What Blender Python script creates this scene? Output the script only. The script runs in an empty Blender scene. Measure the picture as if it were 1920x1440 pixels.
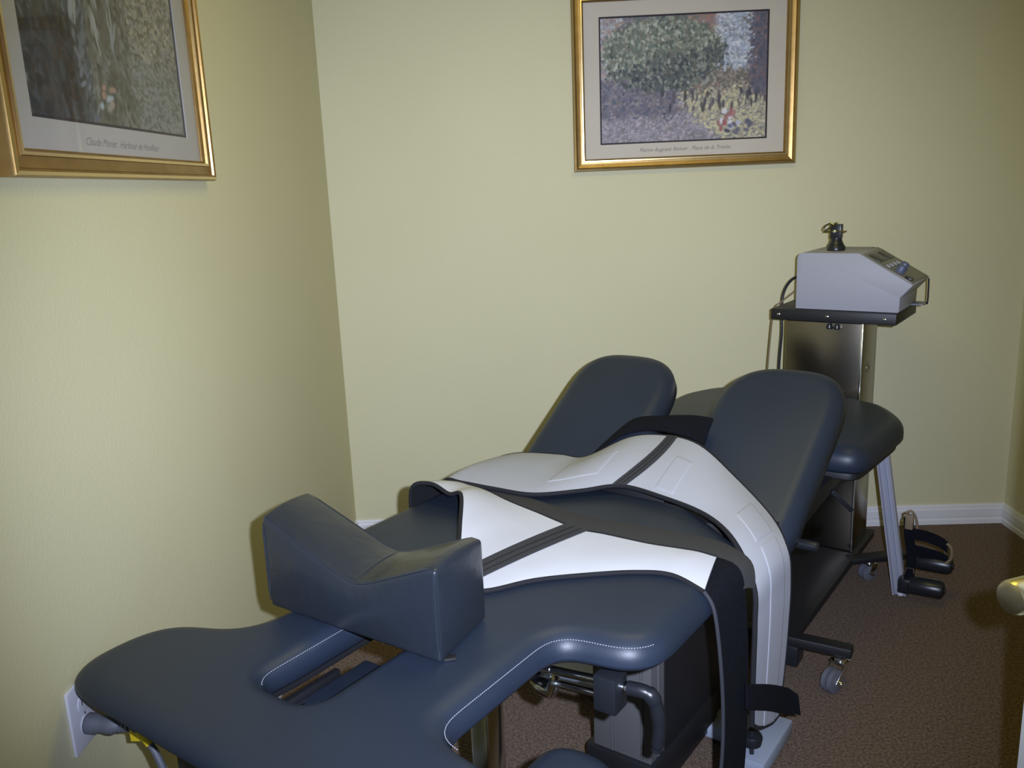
import bpy, bmesh, math, random
import numpy as np
from mathutils import Vector, Matrix

random.seed(4)
scene = bpy.context.scene
COL = scene.collection
PI = math.pi

# ------------------------------------------------------------------ camera
F_PX, PITCH, ROLL, YAW, EYE = 1605.0, math.radians(12.86), math.radians(-2.356), math.radians(2.205), 1.5
fwd = Vector((-math.sin(YAW), math.cos(YAW), 0)); rgt = Vector((math.cos(YAW), math.sin(YAW), 0)); up = Vector((0, 0, 1))
f2 = fwd * math.cos(PITCH) - up * math.sin(PITCH); u2 = up * math.cos(PITCH) + fwd * math.sin(PITCH)
r3 = rgt * math.cos(ROLL) + u2 * math.sin(ROLL); u3 = u2 * math.cos(ROLL) - rgt * math.sin(ROLL)
cam_data = bpy.data.cameras.new('camera'); cam = bpy.data.objects.new('camera', cam_data); COL.objects.link(cam)
cam_data.sensor_width = 36.0; cam_data.lens = F_PX / 1920 * 36; cam_data.clip_start = 0.02
M = Matrix((r3, u3, -f2)).transposed().to_4x4(); M.translation = (0, 0, EYE)
cam.matrix_world = M
scene.camera = cam

# ------------------------------------------------------------------ light
scene.view_settings.view_transform = 'Standard'; scene.view_settings.look = 'None'
scene.view_settings.exposure = 0.0; scene.view_settings.gamma = 1.0; scene.view_settings.use_curve_mapping = False
world = bpy.data.worlds.new('world'); scene.world = world; world.use_nodes = True
world.node_tree.nodes['Background'].inputs[0].default_value = (0.45, 0.68, 1.0, 1)
world.node_tree.nodes['Background'].inputs[1].default_value = 0.30
# the camera's own flash, a hand's breadth right of and above the lens
fl = bpy.data.lights.new('camera_flash', 'SPOT'); flo = bpy.data.objects.new('camera_flash', fl); COL.objects.link(flo)
fl.energy = 385; fl.color = (0.69, 0.765, 1.0); fl.spot_size = math.radians(85); fl.spot_blend = 0.985; fl.shadow_soft_size = 0.012
M2 = Matrix((r3, u3, -f2)).transposed().to_4x4()
flo.matrix_world = M2
flo.location = Vector((0, 0, EYE)) + r3 * 0.08 + u3 * 0.035
# ceiling fixture of the room (warm)
al = bpy.data.lights.new('ceiling_lamp_light', 'AREA'); alo = bpy.data.objects.new('ceiling_lamp_light', al); COL.objects.link(alo)
al.shape = 'RECTANGLE'; al.size = 1.1; al.size_y = 0.5; al.energy = 9; al.color = (1.0, 0.86, 0.16)
alo.location = (0.45, 2.0, 2.57)

# ------------------------------------------------------------------ frames
ANG = math.radians(34)
A3 = Vector((math.sin(ANG), math.cos(ANG), 0)); P3 = Vector((math.cos(ANG), -math.sin(ANG), 0))
O3 = Vector((-0.2, 1.5, 0)) - 0.058 * P3
def W(s, u, z): return O3 + A3 * s + P3 * u + Vector((0, 0, z))   # table frame: s along it, u to the right

# ------------------------------------------------------------------ helpers
WM = {}
def empty(name, loc, rz, label, cat, group=None):
    o = bpy.data.objects.new(name, None); COL.objects.link(o); o.empty_display_size = 0.1
    o.location = loc; o.rotation_euler = (0, 0, rz)
    WM[o] = Matrix.Translation(loc) @ Matrix.Rotation(rz, 4, 'Z')
    tag(o, label, cat, group); return o
def tag(o, label=None, cat=None, group=None, kind=None):
    if label: o['label'] = label
    if cat: o['category'] = cat
    if group: o['group'] = group
    if kind: o['kind'] = kind
    return o
TROT = PI / 2 - ANG                       # heading of the table axis
def thing(name, s, u, label, cat, group=None, z=0.0): return empty(name, W(s, u, z), TROT, label, cat, group)
def add(name, bm, mat, parent=None, smooth=True, angle=40, recalc=True, label=None, kind=None, base=None, rz=0.0):
    """bm is in world coordinates"""
    if recalc: bmesh.ops.recalc_face_normals(bm, faces=bm.faces)
    me = bpy.data.meshes.new(name)
    o = bpy.data.objects.new(name, me)
    if parent is not None:
        inv = WM[parent].inverted(); o.parent = parent; WM[o] = WM[parent]
        bmesh.ops.transform(bm, matrix=inv, verts=bm.verts)
    elif base is not None:
        m = Matrix.Translation(base) @ Matrix.Rotation(rz, 4, 'Z'); WM[o] = m
        bmesh.ops.transform(bm, matrix=m.inverted(), verts=bm.verts)
        o.location = base; o.rotation_euler = (0, 0, rz)
    else: WM[o] = Matrix.Identity(4)
    bm.to_mesh(me); bm.free()
    for m in (mat if isinstance(mat, (list, tuple)) else [mat]): me.materials.append(m)
    if smooth:
        me.polygons.foreach_set('use_smooth', [True] * len(me.polygons))
        try: me.set_sharp_from_angle(angle=math.radians(angle))
        except Exception: pass
    COL.objects.link(o)
    if label: o['label'] = label
    if kind: o['kind'] = kind
    return o
def BM(): return bmesh.new()
def hexa(bm, P, bev=0.0, seg=2):
    """8 corners: bottom loop 0-3, top loop 4-7"""
    v = [bm.verts.new(p) for p in P]
    fs = [bm.faces.new([v[i] for i in q]) for q in ((3, 2, 1, 0), (4, 5, 6, 7), (0, 1, 5, 4), (1, 2, 6, 5), (2, 3, 7, 6), (3, 0, 4, 7))]
    bmesh.ops.recalc_face_normals(bm, faces=fs)
    if bev > 0:
        es = list({e for f in fs for e in f.edges})
        bmesh.ops.bevel(bm, geom=es, offset=bev, segments=seg, affect='EDGES', profile=0.5)
    return bm
def boxT(bm, s0, s1, u0, u1, z0, z1, bev=0.0, seg=2):
    return hexa(bm, [W(s0, u0, z0), W(s1, u0, z0), W(s1, u1, z0), W(s0, u1, z0), W(s0, u0, z1), W(s1, u0, z1), W(s1, u1, z1), W(s0, u1, z1)], bev, seg)
def boxW(bm, x0, x1, y0, y1, z0, z1, bev=0.0, seg=2):
    return hexa(bm, [Vector(p) for p in ((x0, y0, z0), (x1, y0, z0), (x1, y1, z0), (x0, y1, z0), (x0, y0, z1), (x1, y0, z1), (x1, y1, z1), (x0, y1, z1))], bev, seg)
def basis(d):
    d = d.normalized(); t = Vector((0, 0, 1)) if abs(d.z) < 0.9 else Vector((1, 0, 0))
    a = d.cross(t).normalized(); return a, d.cross(a).normalized()
def bar(bm, p, q, w, h, bev=0.0, side=None):
    """box of width w (sideways) and height h between two points"""
    p, q = Vector(p), Vector(q); d = (q - p).normalized()
    a = side.normalized() if side else basis(d)[0]
    b = a.cross(d).normalized()
    c = [(-w / 2, -h / 2), (w / 2, -h / 2), (w / 2, h / 2), (-w / 2, h / 2)]
    return hexa(bm, [p + a * x + b * y for x, y in c] + [q + a * x + b * y for x, y in c], bev)
def tube(bm, pts, r, n=10, cap=True, closed=False):
    pts = [Vector(p) for p in pts]; m = len(pts)
    rr = r if isinstance(r, (list, tuple)) else [r] * m
    a = None; rings = []
    for i in range(m):
        if closed: d = pts[(i + 1) % m] - pts[i - 1]
        else: d = pts[min(i + 1, m - 1)] - pts[max(i - 1, 0)]
        d.normalize()
        if a is None: a = basis(d)[0]
        a = (a - d * a.dot(d)).normalized(); b = d.cross(a)
        rings.append([bm.verts.new(pts[i] + (a * math.cos(2 * PI * k / n) + b * math.sin(2 * PI * k / n)) * rr[i]) for k in range(n)])
    for i in range(m if closed else m - 1):
        A, B = rings[i], rings[(i + 1) % m]
        for k in range(n): bm.faces.new((A[k], A[(k + 1) % n], B[(k + 1) % n], B[k]))
    if cap and not closed:
        bm.faces.new(rings[0][::-1]); bm.faces.new(rings[-1])
    return bm
def lathe(bm, p, axis, prof, n=20):
    """prof: (distance along axis, radius)"""
    p = Vector(p); d = Vector(axis).normalized(); a, b = basis(d); rings = []
    for t, r in prof:
        c = p + d * t
        rings.append([bm.verts.new(c + (a * math.cos(2 * PI * k / n) + b * math.sin(2 * PI * k / n)) * max(r, 1e-4)) for k in range(n)])
    for A, B in zip(rings, rings[1:]):
        for k in range(n): bm.faces.new((A[k], A[(k + 1) % n], B[(k + 1) % n], B[k]))
    bm.faces.new(rings[0][::-1]); bm.faces.new(rings[-1]); return bm
def crom(P, t):
    n = len(P); i = min(int(t), n - 2); f = t - i
    g = lambda k: np.array(P[max(0, min(n - 1, k))], float)
    p0, p1, p2, p3 = g(i - 1), g(i), g(i + 1), g(i + 2)
    return 0.5 * (2 * p1 + (p2 - p0) * f + (2 * p0 - 5 * p1 + 4 * p2 - p3) * f * f + (3 * p1 - p0 - 3 * p2 + p3) * f ** 3)
def spline(P, per=6):
    n = (len(P) - 1) * per; return [crom(P, i / per) for i in range(n + 1)]
def cspline(P, per=6):
    n = len(P); Q = [P[-1]] + list(P) + [P[0], P[1]]
    return [crom(Q, 1 + i / per) for i in range(n * per)]
def rounded(pts, per=6):
    """closed polygon [(x, y, radius)] -> dense outline with round corners"""
    out = []; n = len(pts)
    for i in range(n):
        p = Vector(pts[i][:2]); r = pts[i][2]; a = Vector(pts[i - 1][:2]); b = Vector(pts[(i + 1) % n][:2])
        if r <= 0: out.append((p.x, p.y)); continue
        da = (a - p).normalized(); db = (b - p).normalized()
        half = da.angle(db) / 2; t = min(r / math.tan(half), 0.49 * (a - p).length, 0.49 * (b - p).length)
        s, e = p + da * t, p + db * t
        for k in range(per + 1):
            f = k / per; out.append(tuple(s * (1 - f) ** 2 + p * 2 * f * (1 - f) + e * f * f))
    return out
def resample(loop, step):
    L = [np.array(p, float) for p in loop]; L.append(L[0]); d = [0]
    for a, b in zip(L, L[1:]): d.append(d[-1] + np.linalg.norm(b - a))
    n = max(8, int(d[-1] / step)); out = []; j = 0
    for i in range(n):
        t = d[-1] * i / n
        while d[j + 1] < t: j += 1
        f = (t - d[j]) / max(1e-9, d[j + 1] - d[j]); out.append(L[j] * (1 - f) + L[j + 1] * f)
    return np.array(out)
def area2(L): return sum(L[i - 1][0] * L[i][1] - L[i][0] * L[i - 1][1] for i in range(len(L)))
def inset_loop(L, d):
    """move a closed CCW loop inwards by d, smoothing what folds"""
    n = len(L); t = np.roll(L, -1, 0) - np.roll(L, 1, 0); t /= np.linalg.norm(t, axis=1)[:, None] + 1e-9
    return L + np.stack([-t[:, 1], t[:, 0]], 1) * d
def cushion(bm, outline, z0, z1, R, mapf, hole=None, rb=0.012, K=6, holeR=None):
    """upholstered slab: outline rounded over the top with radius R and a little underneath"""
    def rings(L, sign, R):
        lay = []
        lay.append((inset_loop(L, sign * rb), z0)); lay.append((L, z0 + rb))
        for k in range(K + 1):
            th = PI / 2 * k / K
            lay.append((inset_loop(L, sign * R * (1 - math.cos(th)) * 1.0), z1 - R * 0.9 * (1 - math.sin(th))))
        return lay
    L = np.array(outline)
    if area2(L) < 0: L = L[::-1]
    tops = []; bots = []
    for loop, sg, RR in ([(L, 1, R)] + ([(hole, -1, holeR or R)] if hole is not None else [])):
        loop = np.array(loop)
        if area2(loop) < 0: loop = loop[::-1]
        lay = rings(loop, sg, RR); prev = None; first = None
        for P2, z in lay:
            ring = [bm.verts.new(mapf(p[0], p[1], z)) for p in P2]
            if prev:
                m = len(ring)
                for i in range(m): bm.faces.new((prev[i], prev[(i + 1) % m], ring[(i + 1) % m], ring[i]))
            else: first = ring
            prev = ring
        tops.append(prev); bots.append(first)
    for grp in (tops, bots):
        es = []
        for ring in grp:
            m = len(ring)
            for i in range(m):
                e = bm.edges.get((ring[i], ring[(i + 1) % m])) or bm.edges.new((ring[i], ring[(i + 1) % m])); es.append(e)
        bmesh.ops.triangle_fill(bm, use_beauty=True, use_dissolve=False, edges=es)
    return bm
def sheet(bm, G, th, under=0):
    """G[i][j] world points -> thick sheet, returns top normals"""
    n, m = len(G), len(G[0]); G = [[Vector(p) for p in row] for row in G]; N = []
    for i in range(n):
        row = []
        for j in range(m):
            a = G[min(i + 1, n - 1)][j] - G[max(i - 1, 0)][j]; b = G[i][min(j + 1, m - 1)] - G[i][max(j - 1, 0)]
            row.append(a.cross(b).normalized())
        N.append(row)
    T = [[bm.verts.new(G[i][j] + N[i][j] * th / 2) for j in range(m)] for i in range(n)]
    B = [[bm.verts.new(G[i][j] - N[i][j] * th / 2) for j in range(m)] for i in range(n)]
    for i in range(n - 1):
        for j in range(m - 1):
            bm.faces.new((T[i][j], T[i + 1][j], T[i + 1][j + 1], T[i][j + 1]))
            bm.faces.new((B[i][j], B[i][j + 1], B[i + 1][j + 1], B[i + 1][j])).material_index = under
    for j in range(m - 1):
        bm.faces.new((T[0][j], T[0][j + 1], B[0][j + 1], B[0][j])); bm.faces.new((T[-1][j + 1], T[-1][j], B[-1][j], B[-1][j + 1]))
    for i in range(n - 1):
        bm.faces.new((T[i + 1][0], T[i][0], B[i][0], B[i + 1][0])); bm.faces.new((T[i][-1], T[i + 1][-1], B[i + 1][-1], B[i][-1]))
    return N

# ------------------------------------------------------------------ materials
def mat(name, col, rough=0.5, metal=0.0, bump=None, var=None, spec=0.5, coat=0.0, sheen=0.0, emit=None):
    m = bpy.data.materials.new(name); m.use_nodes = True; nt = m.node_tree; b = nt.nodes['Principled BSDF']
    b.inputs['Base Color'].default_value = (*col, 1); b.inputs['Roughness'].default_value = rough; b.inputs['Metallic'].default_value = metal
    b.inputs['Specular IOR Level'].default_value = spec; b.inputs['Coat Weight'].default_value = coat; b.inputs['Sheen Weight'].default_value = sheen
    tc = nt.nodes.new('ShaderNodeTexCoord')
    if var:                                # (scale, amount, second colour)
        n = nt.nodes.new('ShaderNodeTexNoise'); n.inputs['Scale'].default_value = var[0]; n.inputs['Detail'].default_value = 4
        nt.links.new(tc.outputs['Object'], n.inputs['Vector'])
        r = nt.nodes.new('ShaderNodeValToRGB'); r.color_ramp.elements[0].position = 0.35; r.color_ramp.elements[1].position = 0.68
        r.color_ramp.elements[0].color = (*col, 1); r.color_ramp.elements[1].color = (*var[1], 1)
        nt.links.new(n.outputs[0], r.inputs[0]); nt.links.new(r.outputs[0], b.inputs['Base Color'])
    if bump:                               # (scale, strength, distance)
        n = nt.nodes.new('ShaderNodeTexNoise'); n.inputs['Scale'].default_value = bump[0]; n.inputs['Detail'].default_value = 3
        nt.links.new(tc.outputs['Object'], n.inputs['Vector'])
        bp = nt.nodes.new('ShaderNodeBump'); bp.inputs['Strength'].default_value = bump[1]; bp.inputs['Distance'].default_value = bump[2]
        nt.links.new(n.outputs[0], bp.inputs['Height']); nt.links.new(bp.outputs[0], b.inputs['Normal'])
    return m
M_WALL = mat('yellow_wall_paint', (0.625, 0.59, 0.378), 0.62, bump=(170, 0.25, 0.002), var=(1.6, (0.605, 0.57, 0.36)), spec=0.3)
M_CEIL = mat('ceiling_paint', (0.72, 0.70, 0.62), 0.8, bump=(60, 0.3, 0.004))
M_TRIM = mat('white_trim_paint', (0.72, 0.72, 0.74), 0.4, bump=(30, 0.05, 0.001))
M_CARPET = mat('brown_carpet', (0.080, 0.047, 0.028), 0.95, bump=(260, 1.0, 0.008), var=(130, (0.235, 0.155, 0.10)), spec=0.05, sheen=0.15)
M_LEATHER = mat('slate_vinyl', (0.0150, 0.0225, 0.038), 0.44, bump=(420, 0.22, 0.0008), var=(5, (0.0175, 0.0255, 0.042)), spec=0.42)
M_VINYL = mat('black_glossy_vinyl', (0.016, 0.021, 0.029), 0.29, bump=(11, 0.5, 0.008), var=(6, (0.020, 0.024, 0.031)), spec=0.5)
M_STITCH = mat('pale_thread', (0.36, 0.37, 0.41), 0.7, bump=(500, 0.2, 0.0005))
M_BLACK = mat('black_powder_coat', (0.010, 0.010, 0.012), 0.5, bump=(300, 0.15, 0.0006))
M_PLAST = mat('black_plastic', (0.014, 0.016, 0.02), 0.32, bump=(200, 0.05, 0.0005))
M_CHROME = mat('chrome', (0.80, 0.82, 0.84), 0.14, 1.0, bump=(40, 0.03, 0.0005))
M_STEEL = mat('brushed_steel', (0.23, 0.205, 0.165), 0.22, 1.0, bump=(90, 0.06, 0.0006), var=(4, (0.20, 0.18, 0.145)))
M_ALU = mat('grey_aluminium', (0.12, 0.12, 0.12), 0.5, 0.2, bump=(200, 0.08, 0.0005))
M_WHITE = mat('white_neoprene', (0.585, 0.60, 0.66), 0.85, bump=(700, 0.2, 0.0006), var=(9, (0.56, 0.575, 0.635)), spec=0.2)
M_OFFW = mat('off_white_neoprene', (0.385, 0.395, 0.435), 0.85, bump=(700, 0.2, 0.0006), var=(9, (0.37, 0.38, 0.42)), spec=0.2)
M_BIND = mat('dark_binding', (0.005, 0.005, 0.008), 0.85, bump=(900, 0.5, 0.001))
M_GREYBELT = mat('grey_belt_lining', (0.030, 0.030, 0.031), 0.85, bump=(600, 0.3, 0.0008))
M_STRIPE = mat('charcoal_webbing', (0.030, 0.031, 0.038), 0.8, bump=(500, 0.3, 0.0008))
M_VELCRO = mat('black_hook_and_loop', (0.004, 0.0045, 0.007), 0.95, bump=(350, 0.9, 0.002), var=(120, (0.006, 0.007, 0.012)), spec=0.15)
M_GOLD = mat('gold_leaf_frame', (0.40, 0.255, 0.09), 0.36, 0.8, bump=(60, 0.12, 0.001), var=(22, (0.33, 0.20, 0.065)))
M_GOLDHI = mat('bright_gold_lip', (0.78, 0.60, 0.30), 0.25, 0.9, bump=(60, 0.08, 0.001))
M_MAT = mat('warm_grey_mat_board', (0.57, 0.52, 0.44), 0.85, bump=(500, 0.15, 0.0004), var=(3, (0.54, 0.49, 0.42)))
M_MAT2 = mat('cool_grey_mat_board', (0.40, 0.385, 0.375), 0.85, bump=(500, 0.15, 0.0004), var=(3, (0.38, 0.365, 0.36)))
M_INMAT = mat('dark_inner_mat', (0.03, 0.022, 0.03), 0.8, bump=(300, 0.1, 0.0004))
M_INK = mat('pencil_grey_ink', (0.20, 0.18, 0.17), 0.9, bump=(300, 0.1, 0.0003))
M_CASE = mat('lavender_grey_case', (0.34, 0.345, 0.40), 0.5, bump=(260, 0.2, 0.0008), spec=0.4)
M_PANEL = mat('grey_control_panel', (0.16, 0.155, 0.14), 0.35, bump=(60, 0.05, 0.0004))
M_PLATE = mat('white_outlet_plastic', (0.60, 0.60, 0.66), 0.4, bump=(40, 0.05, 0.0004))
M_SLOT = mat('outlet_slot_dark', (0.05, 0.05, 0.06), 0.6, bump=(40, 0.05, 0.0003))
M_CORD = mat('grey_rubber', (0.115, 0.12, 0.145), 0.5, bump=(200, 0.1, 0.0005))
M_YEL = mat('yellow_cord_tag', (0.72, 0.55, 0.02), 0.5, bump=(80, 0.08, 0.0004))
M_BRASS = mat('polished_brass', (0.78, 0.68, 0.38), 0.30, 1.0, bump=(30, 0.03, 0.0004))
M_TAN = mat('tan_cable', (0.20, 0.15, 0.09), 0.6, bump=(100, 0.1, 0.0004))
M_PALE = mat('pale_blue_grey_steel', (0.30, 0.34, 0.42), 0.5, 0.0, bump=(120, 0.1, 0.0006))
M_DOOR = mat('white_door_paint', (0.70, 0.73, 0.72), 0.45, bump=(50, 0.08, 0.0008))
M_KNOBBLUE = mat('blue_grey_knob', (0.10, 0.12, 0.22), 0.35, bump=(60, 0.05, 0.0004))
M_LAMP = mat('lamp_diffuser', (0.8, 0.78, 0.7), 0.6, bump=(60, 0.1, 0.0005))
def glass_mat():
    m = bpy.data.materials.new('picture_glass'); m.use_nodes = True; nt = m.node_tree; nt.nodes.clear()
    o = nt.nodes.new('ShaderNodeOutputMaterial'); mx = nt.nodes.new('ShaderNodeMixShader')
    t = nt.nodes.new('ShaderNodeBsdfTransparent'); g = nt.nodes.new('ShaderNodeBsdfGlossy'); g.inputs['Roughness'].default_value = 0.04
    fr = nt.nodes.new('ShaderNodeFresnel'); fr.inputs[0].default_value = 1.30
    ge = nt.nodes.new('ShaderNodeNewGeometry'); fm = nt.nodes.new('ShaderNodeMath'); fm.operation = 'SUBTRACT'; fm.inputs[0].default_value = 1.0
    mm = nt.nodes.new('ShaderNodeMath'); mm.operation = 'MULTIPLY'
    nt.links.new(ge.outputs['Backfacing'], fm.inputs[1]); nt.links.new(fm.outputs[0], mm.inputs[0]); nt.links.new(fr.outputs[0], mm.inputs[1]); nt.links.new(mm.outputs[0], mx.inputs[0]); nt.links.new(t.outputs[0], mx.inputs[1]); nt.links.new(g.outputs[0], mx.inputs[2]); nt.links.new(mx.outputs[0], o.inputs[0])
    return m
M_GLASS = glass_mat()
def print_mat():
    m = bpy.data.materials.new('printed_paper'); m.use_nodes = True; nt = m.node_tree; b = nt.nodes['Principled BSDF']; b.inputs['Roughness'].default_value = 0.8
    a = nt.nodes.new('ShaderNodeAttribute'); a.attribute_name = 'ink'; nt.links.new(a.outputs['Color'], b.inputs['Base Color']); return m
M_PRINT = print_mat()

# ------------------------------------------------------------------ room
XL, XR, YB, YF, ZC = -0.857, 1.977, 3.564, 0.42, 2.60
def struct(name, bm, m, **k): return tag(add(name, bm, m, **k), kind='structure')
b = BM(); boxW(b, XL - 0.12, XR + 0.12, -1.6, YB + 0.12, -0.1, 0.0); struct('floor', b, M_CARPET, smooth=False)
b = BM(); boxW(b, XL - 0.12, XR + 0.12, -1.6, YB + 0.12, ZC, ZC + 0.1); struct('ceiling', b, M_CEIL, smooth=False)
b = BM(); boxW(b, XL - 0.12, XR + 0.12, YB, YB + 0.12, 0, ZC); struct('wall_back', b, M_WALL, smooth=False)
b = BM(); boxW(b, XL - 0.12, XL, -1.6, YB, 0, ZC); struct('wall_left', b, M_WALL, smooth=False)
b = BM(); boxW(b, XR, XR + 0.12, YF, YB, 0, ZC); struct('wall_right', b, M_WALL, smooth=False)
b = BM(); boxW(b, 1.06, XR + 0.12, YF - 0.12, YF, 0, ZC); struct('wall_front', b, M_WALL, smooth=False)
b = BM(); boxW(b, 1.06, 1.18, -1.6, YF - 0.12, 0, ZC); struct('wall_hall', b, M_WALL, smooth=False)
# baseboards with a moulded profile
def baseboard(name, p, q, n):
    prof = [(0, 0), (0.016, 0), (0.016, 0.020), (0.0125, 0.023), (0.0125, 0.032), (0.014, 0.035), (0.014, 0.066), (0.010, 0.074), (0.010, 0.080), (0.006, 0.087), (0, 0.088)]
    bm = BM(); p, q, n = Vector(p), Vector(q), Vector(n)
    A = [bm.verts.new(p + n * x + Vector((0, 0, z))) for x, z in prof]; B = [bm.verts.new(q + n * x + Vector((0, 0, z))) for x, z in prof]
    for i in range(len(prof)): j = (i + 1) % len(prof); bm.faces.new((A[i], A[j], B[j], B[i]))
    bm.faces.new(A[::-1]); bm.faces.new(B)
    return struct(name, bm, M_TRIM, angle=20)
baseboard('baseboard_back', (XL, YB, 0), (XR, YB, 0), (0, -1, 0))
baseboard('baseboard_left', (XL, -1.0, 0), (XL, YB - 0.016, 0), (1, 0, 0))
baseboard('baseboard_right', (XR, YF, 0), (XR, YB - 0.016, 0), (-1, 0, 0))

# door standing open at the right edge of the view
E0 = Vector((0.744, 1.236, 0)); H0 = Vector((1.04, 0.44, 0)); dd = (H0 - E0).normalized(); dn = Vector((dd.y, -dd.x, 0))
if dn.x > 0: dn = -dn
door = empty('door_1', H0, math.atan2(dd.y, dd.x), None, None); door['kind'] = 'structure'
b = BM(); hexa(b, [E0 + Vector((0, 0, 0.012)), H0 + Vector((0, 0, 0.012)), H0 - dn * 0.04 + Vector((0, 0, 0.012)), E0 - dn * 0.04 + Vector((0, 0, 0.012)),
         E0 + Vector((0, 0, 2.04)), H0 + Vector((0, 0, 2.04)), H0 - dn * 0.04 + Vector((0, 0, 2.04)), E0 - dn * 0.04 + Vector((0, 0, 2.04))], 0.002)
add('door_leaf', b, M_DOOR, door)
kb = E0 + dd * 0.048 + Vector((0, 0, 0.896))
b = BM(); lathe(b, kb, dn, [(0, 0.033), (0.004, 0.033), (0.008, 0.029), (0.010, 0.014), (0.022, 0.012), (0.028, 0.016), (0.034, 0.0255), (0.040, 0.0275), (0.044, 0.0265), (0.048, 0.0262), (0.101, 0.0258), (0.107, 0.023), (0.109, 0.015), (0.109, 0.001)], 32)
add('door_knob', b, M_BRASS, door, label='polished brass round knob')

# ceiling lamp (out of view, gives the room its warm light)
cl = empty('ceiling_lamp', (0.45, 2.0, ZC), 0, 'rectangular ceiling lamp with a pale diffuser, above the treatment table', 'lamp')
b = BM(); boxW(b, -0.15, 1.05, 1.70, 2.30, 2.585, 2.6, 0.004); add('lamp_frame', b, M_TRIM, cl)
b = BM(); boxW(b, -0.10, 1.0, 1.75, 2.25, 2.578, 2.586, 0.002); add('lamp_diffuser', b, M_LAMP, cl)

# ------------------------------------------------------------------ framed pictures
def srgb(c): c = np.array(c, float) / 255; return np.where(c <= 0.04045, c / 12.92, ((c + 0.055) / 1.055) ** 2.4)
NX, NY = 250, 182
GU, GV = np.meshgrid(np.linspace(0, 1, NX), np.linspace(0, 1, NY), indexing='ij')
def dab(img, cx, cy, w, h, a, col, k=0.85):
    r = max(w, h) * 1.3; i0, i1 = max(0, int((cx - r) * NX)), min(NX, int((cx + r) * NX) + 2); j0, j1 = max(0, int((cy - r * 1.37) * NY)), min(NY, int((cy + r * 1.37) * NY) + 2)
    if i0 >= i1 or j0 >= j1: return
    dx, dy = GU[i0:i1, j0:j1] - cx, (GV[i0:i1, j0:j1] - cy) / 1.37; x, y = dx * math.cos(a) + dy * math.sin(a), -dx * math.sin(a) + dy * math.cos(a)
    m = (np.clip(1.5 - (x / w) ** 2 - (y / h) ** 2, 0, 1) * k)[..., None]; img[i0:i1, j0:j1] = img[i0:i1, j0:j1] * (1 - m) + col * m
def paint(region, n, size, gain, seed, extra=()):
    rg = np.random.RandomState(seed); img = np.ones((NX, NY, 3)) * srgb((105, 105, 105)) * gain
    for q in range(n):
        u, v = rg.rand(), rg.rand(); pal, asp, ang = region(u + rg.normal(0, 0.015), v + rg.normal(0, 0.02))
        w = size * rg.uniform(0.6, 1.5) * (1.8 if q < n * 0.3 else 1.0); dab(img, u, v, w, w * asp, ang + rg.normal(0, 0.5), srgb(pal[rg.randint(len(pal))]) * gain * rg.uniform(0.8, 1.2))
    for m, box, cols, w, asp, ang in extra:
        for _ in range(m): dab(img, rg.uniform(box[0], box[1]), rg.uniform(box[2], box[3]), w * rg.uniform(0.6, 1.3), w * asp * rg.uniform(0.7, 1.3), ang + rg.normal(0, 0.15), srgb(cols[rg.randint(len(cols))]) * gain)
    lum = img.mean(2, keepdims=True); return lum + (img - lum) * 0.72
def art_park():                       # generic brushy colour study: foliage, pale sky, mauve and ochre ground
    def reg(u, v):
        if ((u - 0.38) / 0.37) ** 2 + ((v - 0.70) / 0.30) ** 2 < 1: return ([(60, 68, 70), (78, 88, 86), (52, 60, 64), (92, 98, 88), (112, 116, 104), (68, 78, 80), (58, 64, 74), (86, 82, 76), (128, 132, 124)] if v < 0.66 + 0.3 * (u - 0.35) else [(80, 92, 84), (98, 108, 96), (66, 76, 72), (118, 126, 108), (138, 142, 124), (88, 98, 86), (104, 100, 86), (150, 152, 138)], 1.4, 0.3)
        if v > 0.80 and 0.42 < u < 0.70: return ([(140, 92, 76), (126, 92, 86), (150, 108, 90), (120, 104, 112)], 0.7, 0)
        if u > 0.90 and v > 0.36: return ([(76, 78, 98), (88, 82, 100), (64, 70, 90), (104, 84, 88)], 1.4, 0.2)
        if u > 0.64 and v > 0.56: return ([(138, 150, 172), (158, 166, 182), (118, 132, 158), (166, 168, 176), (128, 132, 140)], 0.8, 0.4)
        if u < 0.14 and v > 0.52: return ([(140, 118, 112), (128, 116, 124), (150, 130, 120), (146, 152, 160)], 1.2, 0)
        if v > 0.40 and u > 0.5: return ([(112, 94, 84), (96, 92, 78), (128, 106, 94), (82, 80, 76), (140, 132, 122)], 0.8, 0)
        if v > 0.20 and u < 0.46: return ([(84, 84, 106), (96, 92, 110), (74, 76, 96), (108, 96, 104), (120, 112, 118)], 1.0, 0.2)
        if v < 0.40 and u + 0.5 * (v - 0.2) > 0.55 + 0.35 * max(0, 0.2 - v): return ([(170, 160, 112), (158, 150, 118), (148, 140, 122), (178, 168, 128), (136, 128, 116)], 0.6, 0)
        return ([(136, 126, 140), (122, 116, 132), (150, 138, 148), (128, 114, 122), (112, 108, 124)], 0.6, 0.1)
    return paint(reg, 8500, 0.0065, 1.5, 3, ((46, (0.36, 1.0, 0.26, 0.40), [(56, 54, 64), (72, 66, 76), (48, 50, 58), (90, 82, 90)], 0.008, 3.2, 0), (12, (0.7, 0.8, 0.06, 0.28), [(140, 66, 76), (186, 182, 194), (150, 90, 96)], 0.012, 1.6, 0), (12, (0.76, 0.9, 0.05, 0.16), [(70, 72, 100), (150, 152, 184), (58, 58, 84)], 0.02, 0.6, -0.4)))
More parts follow.
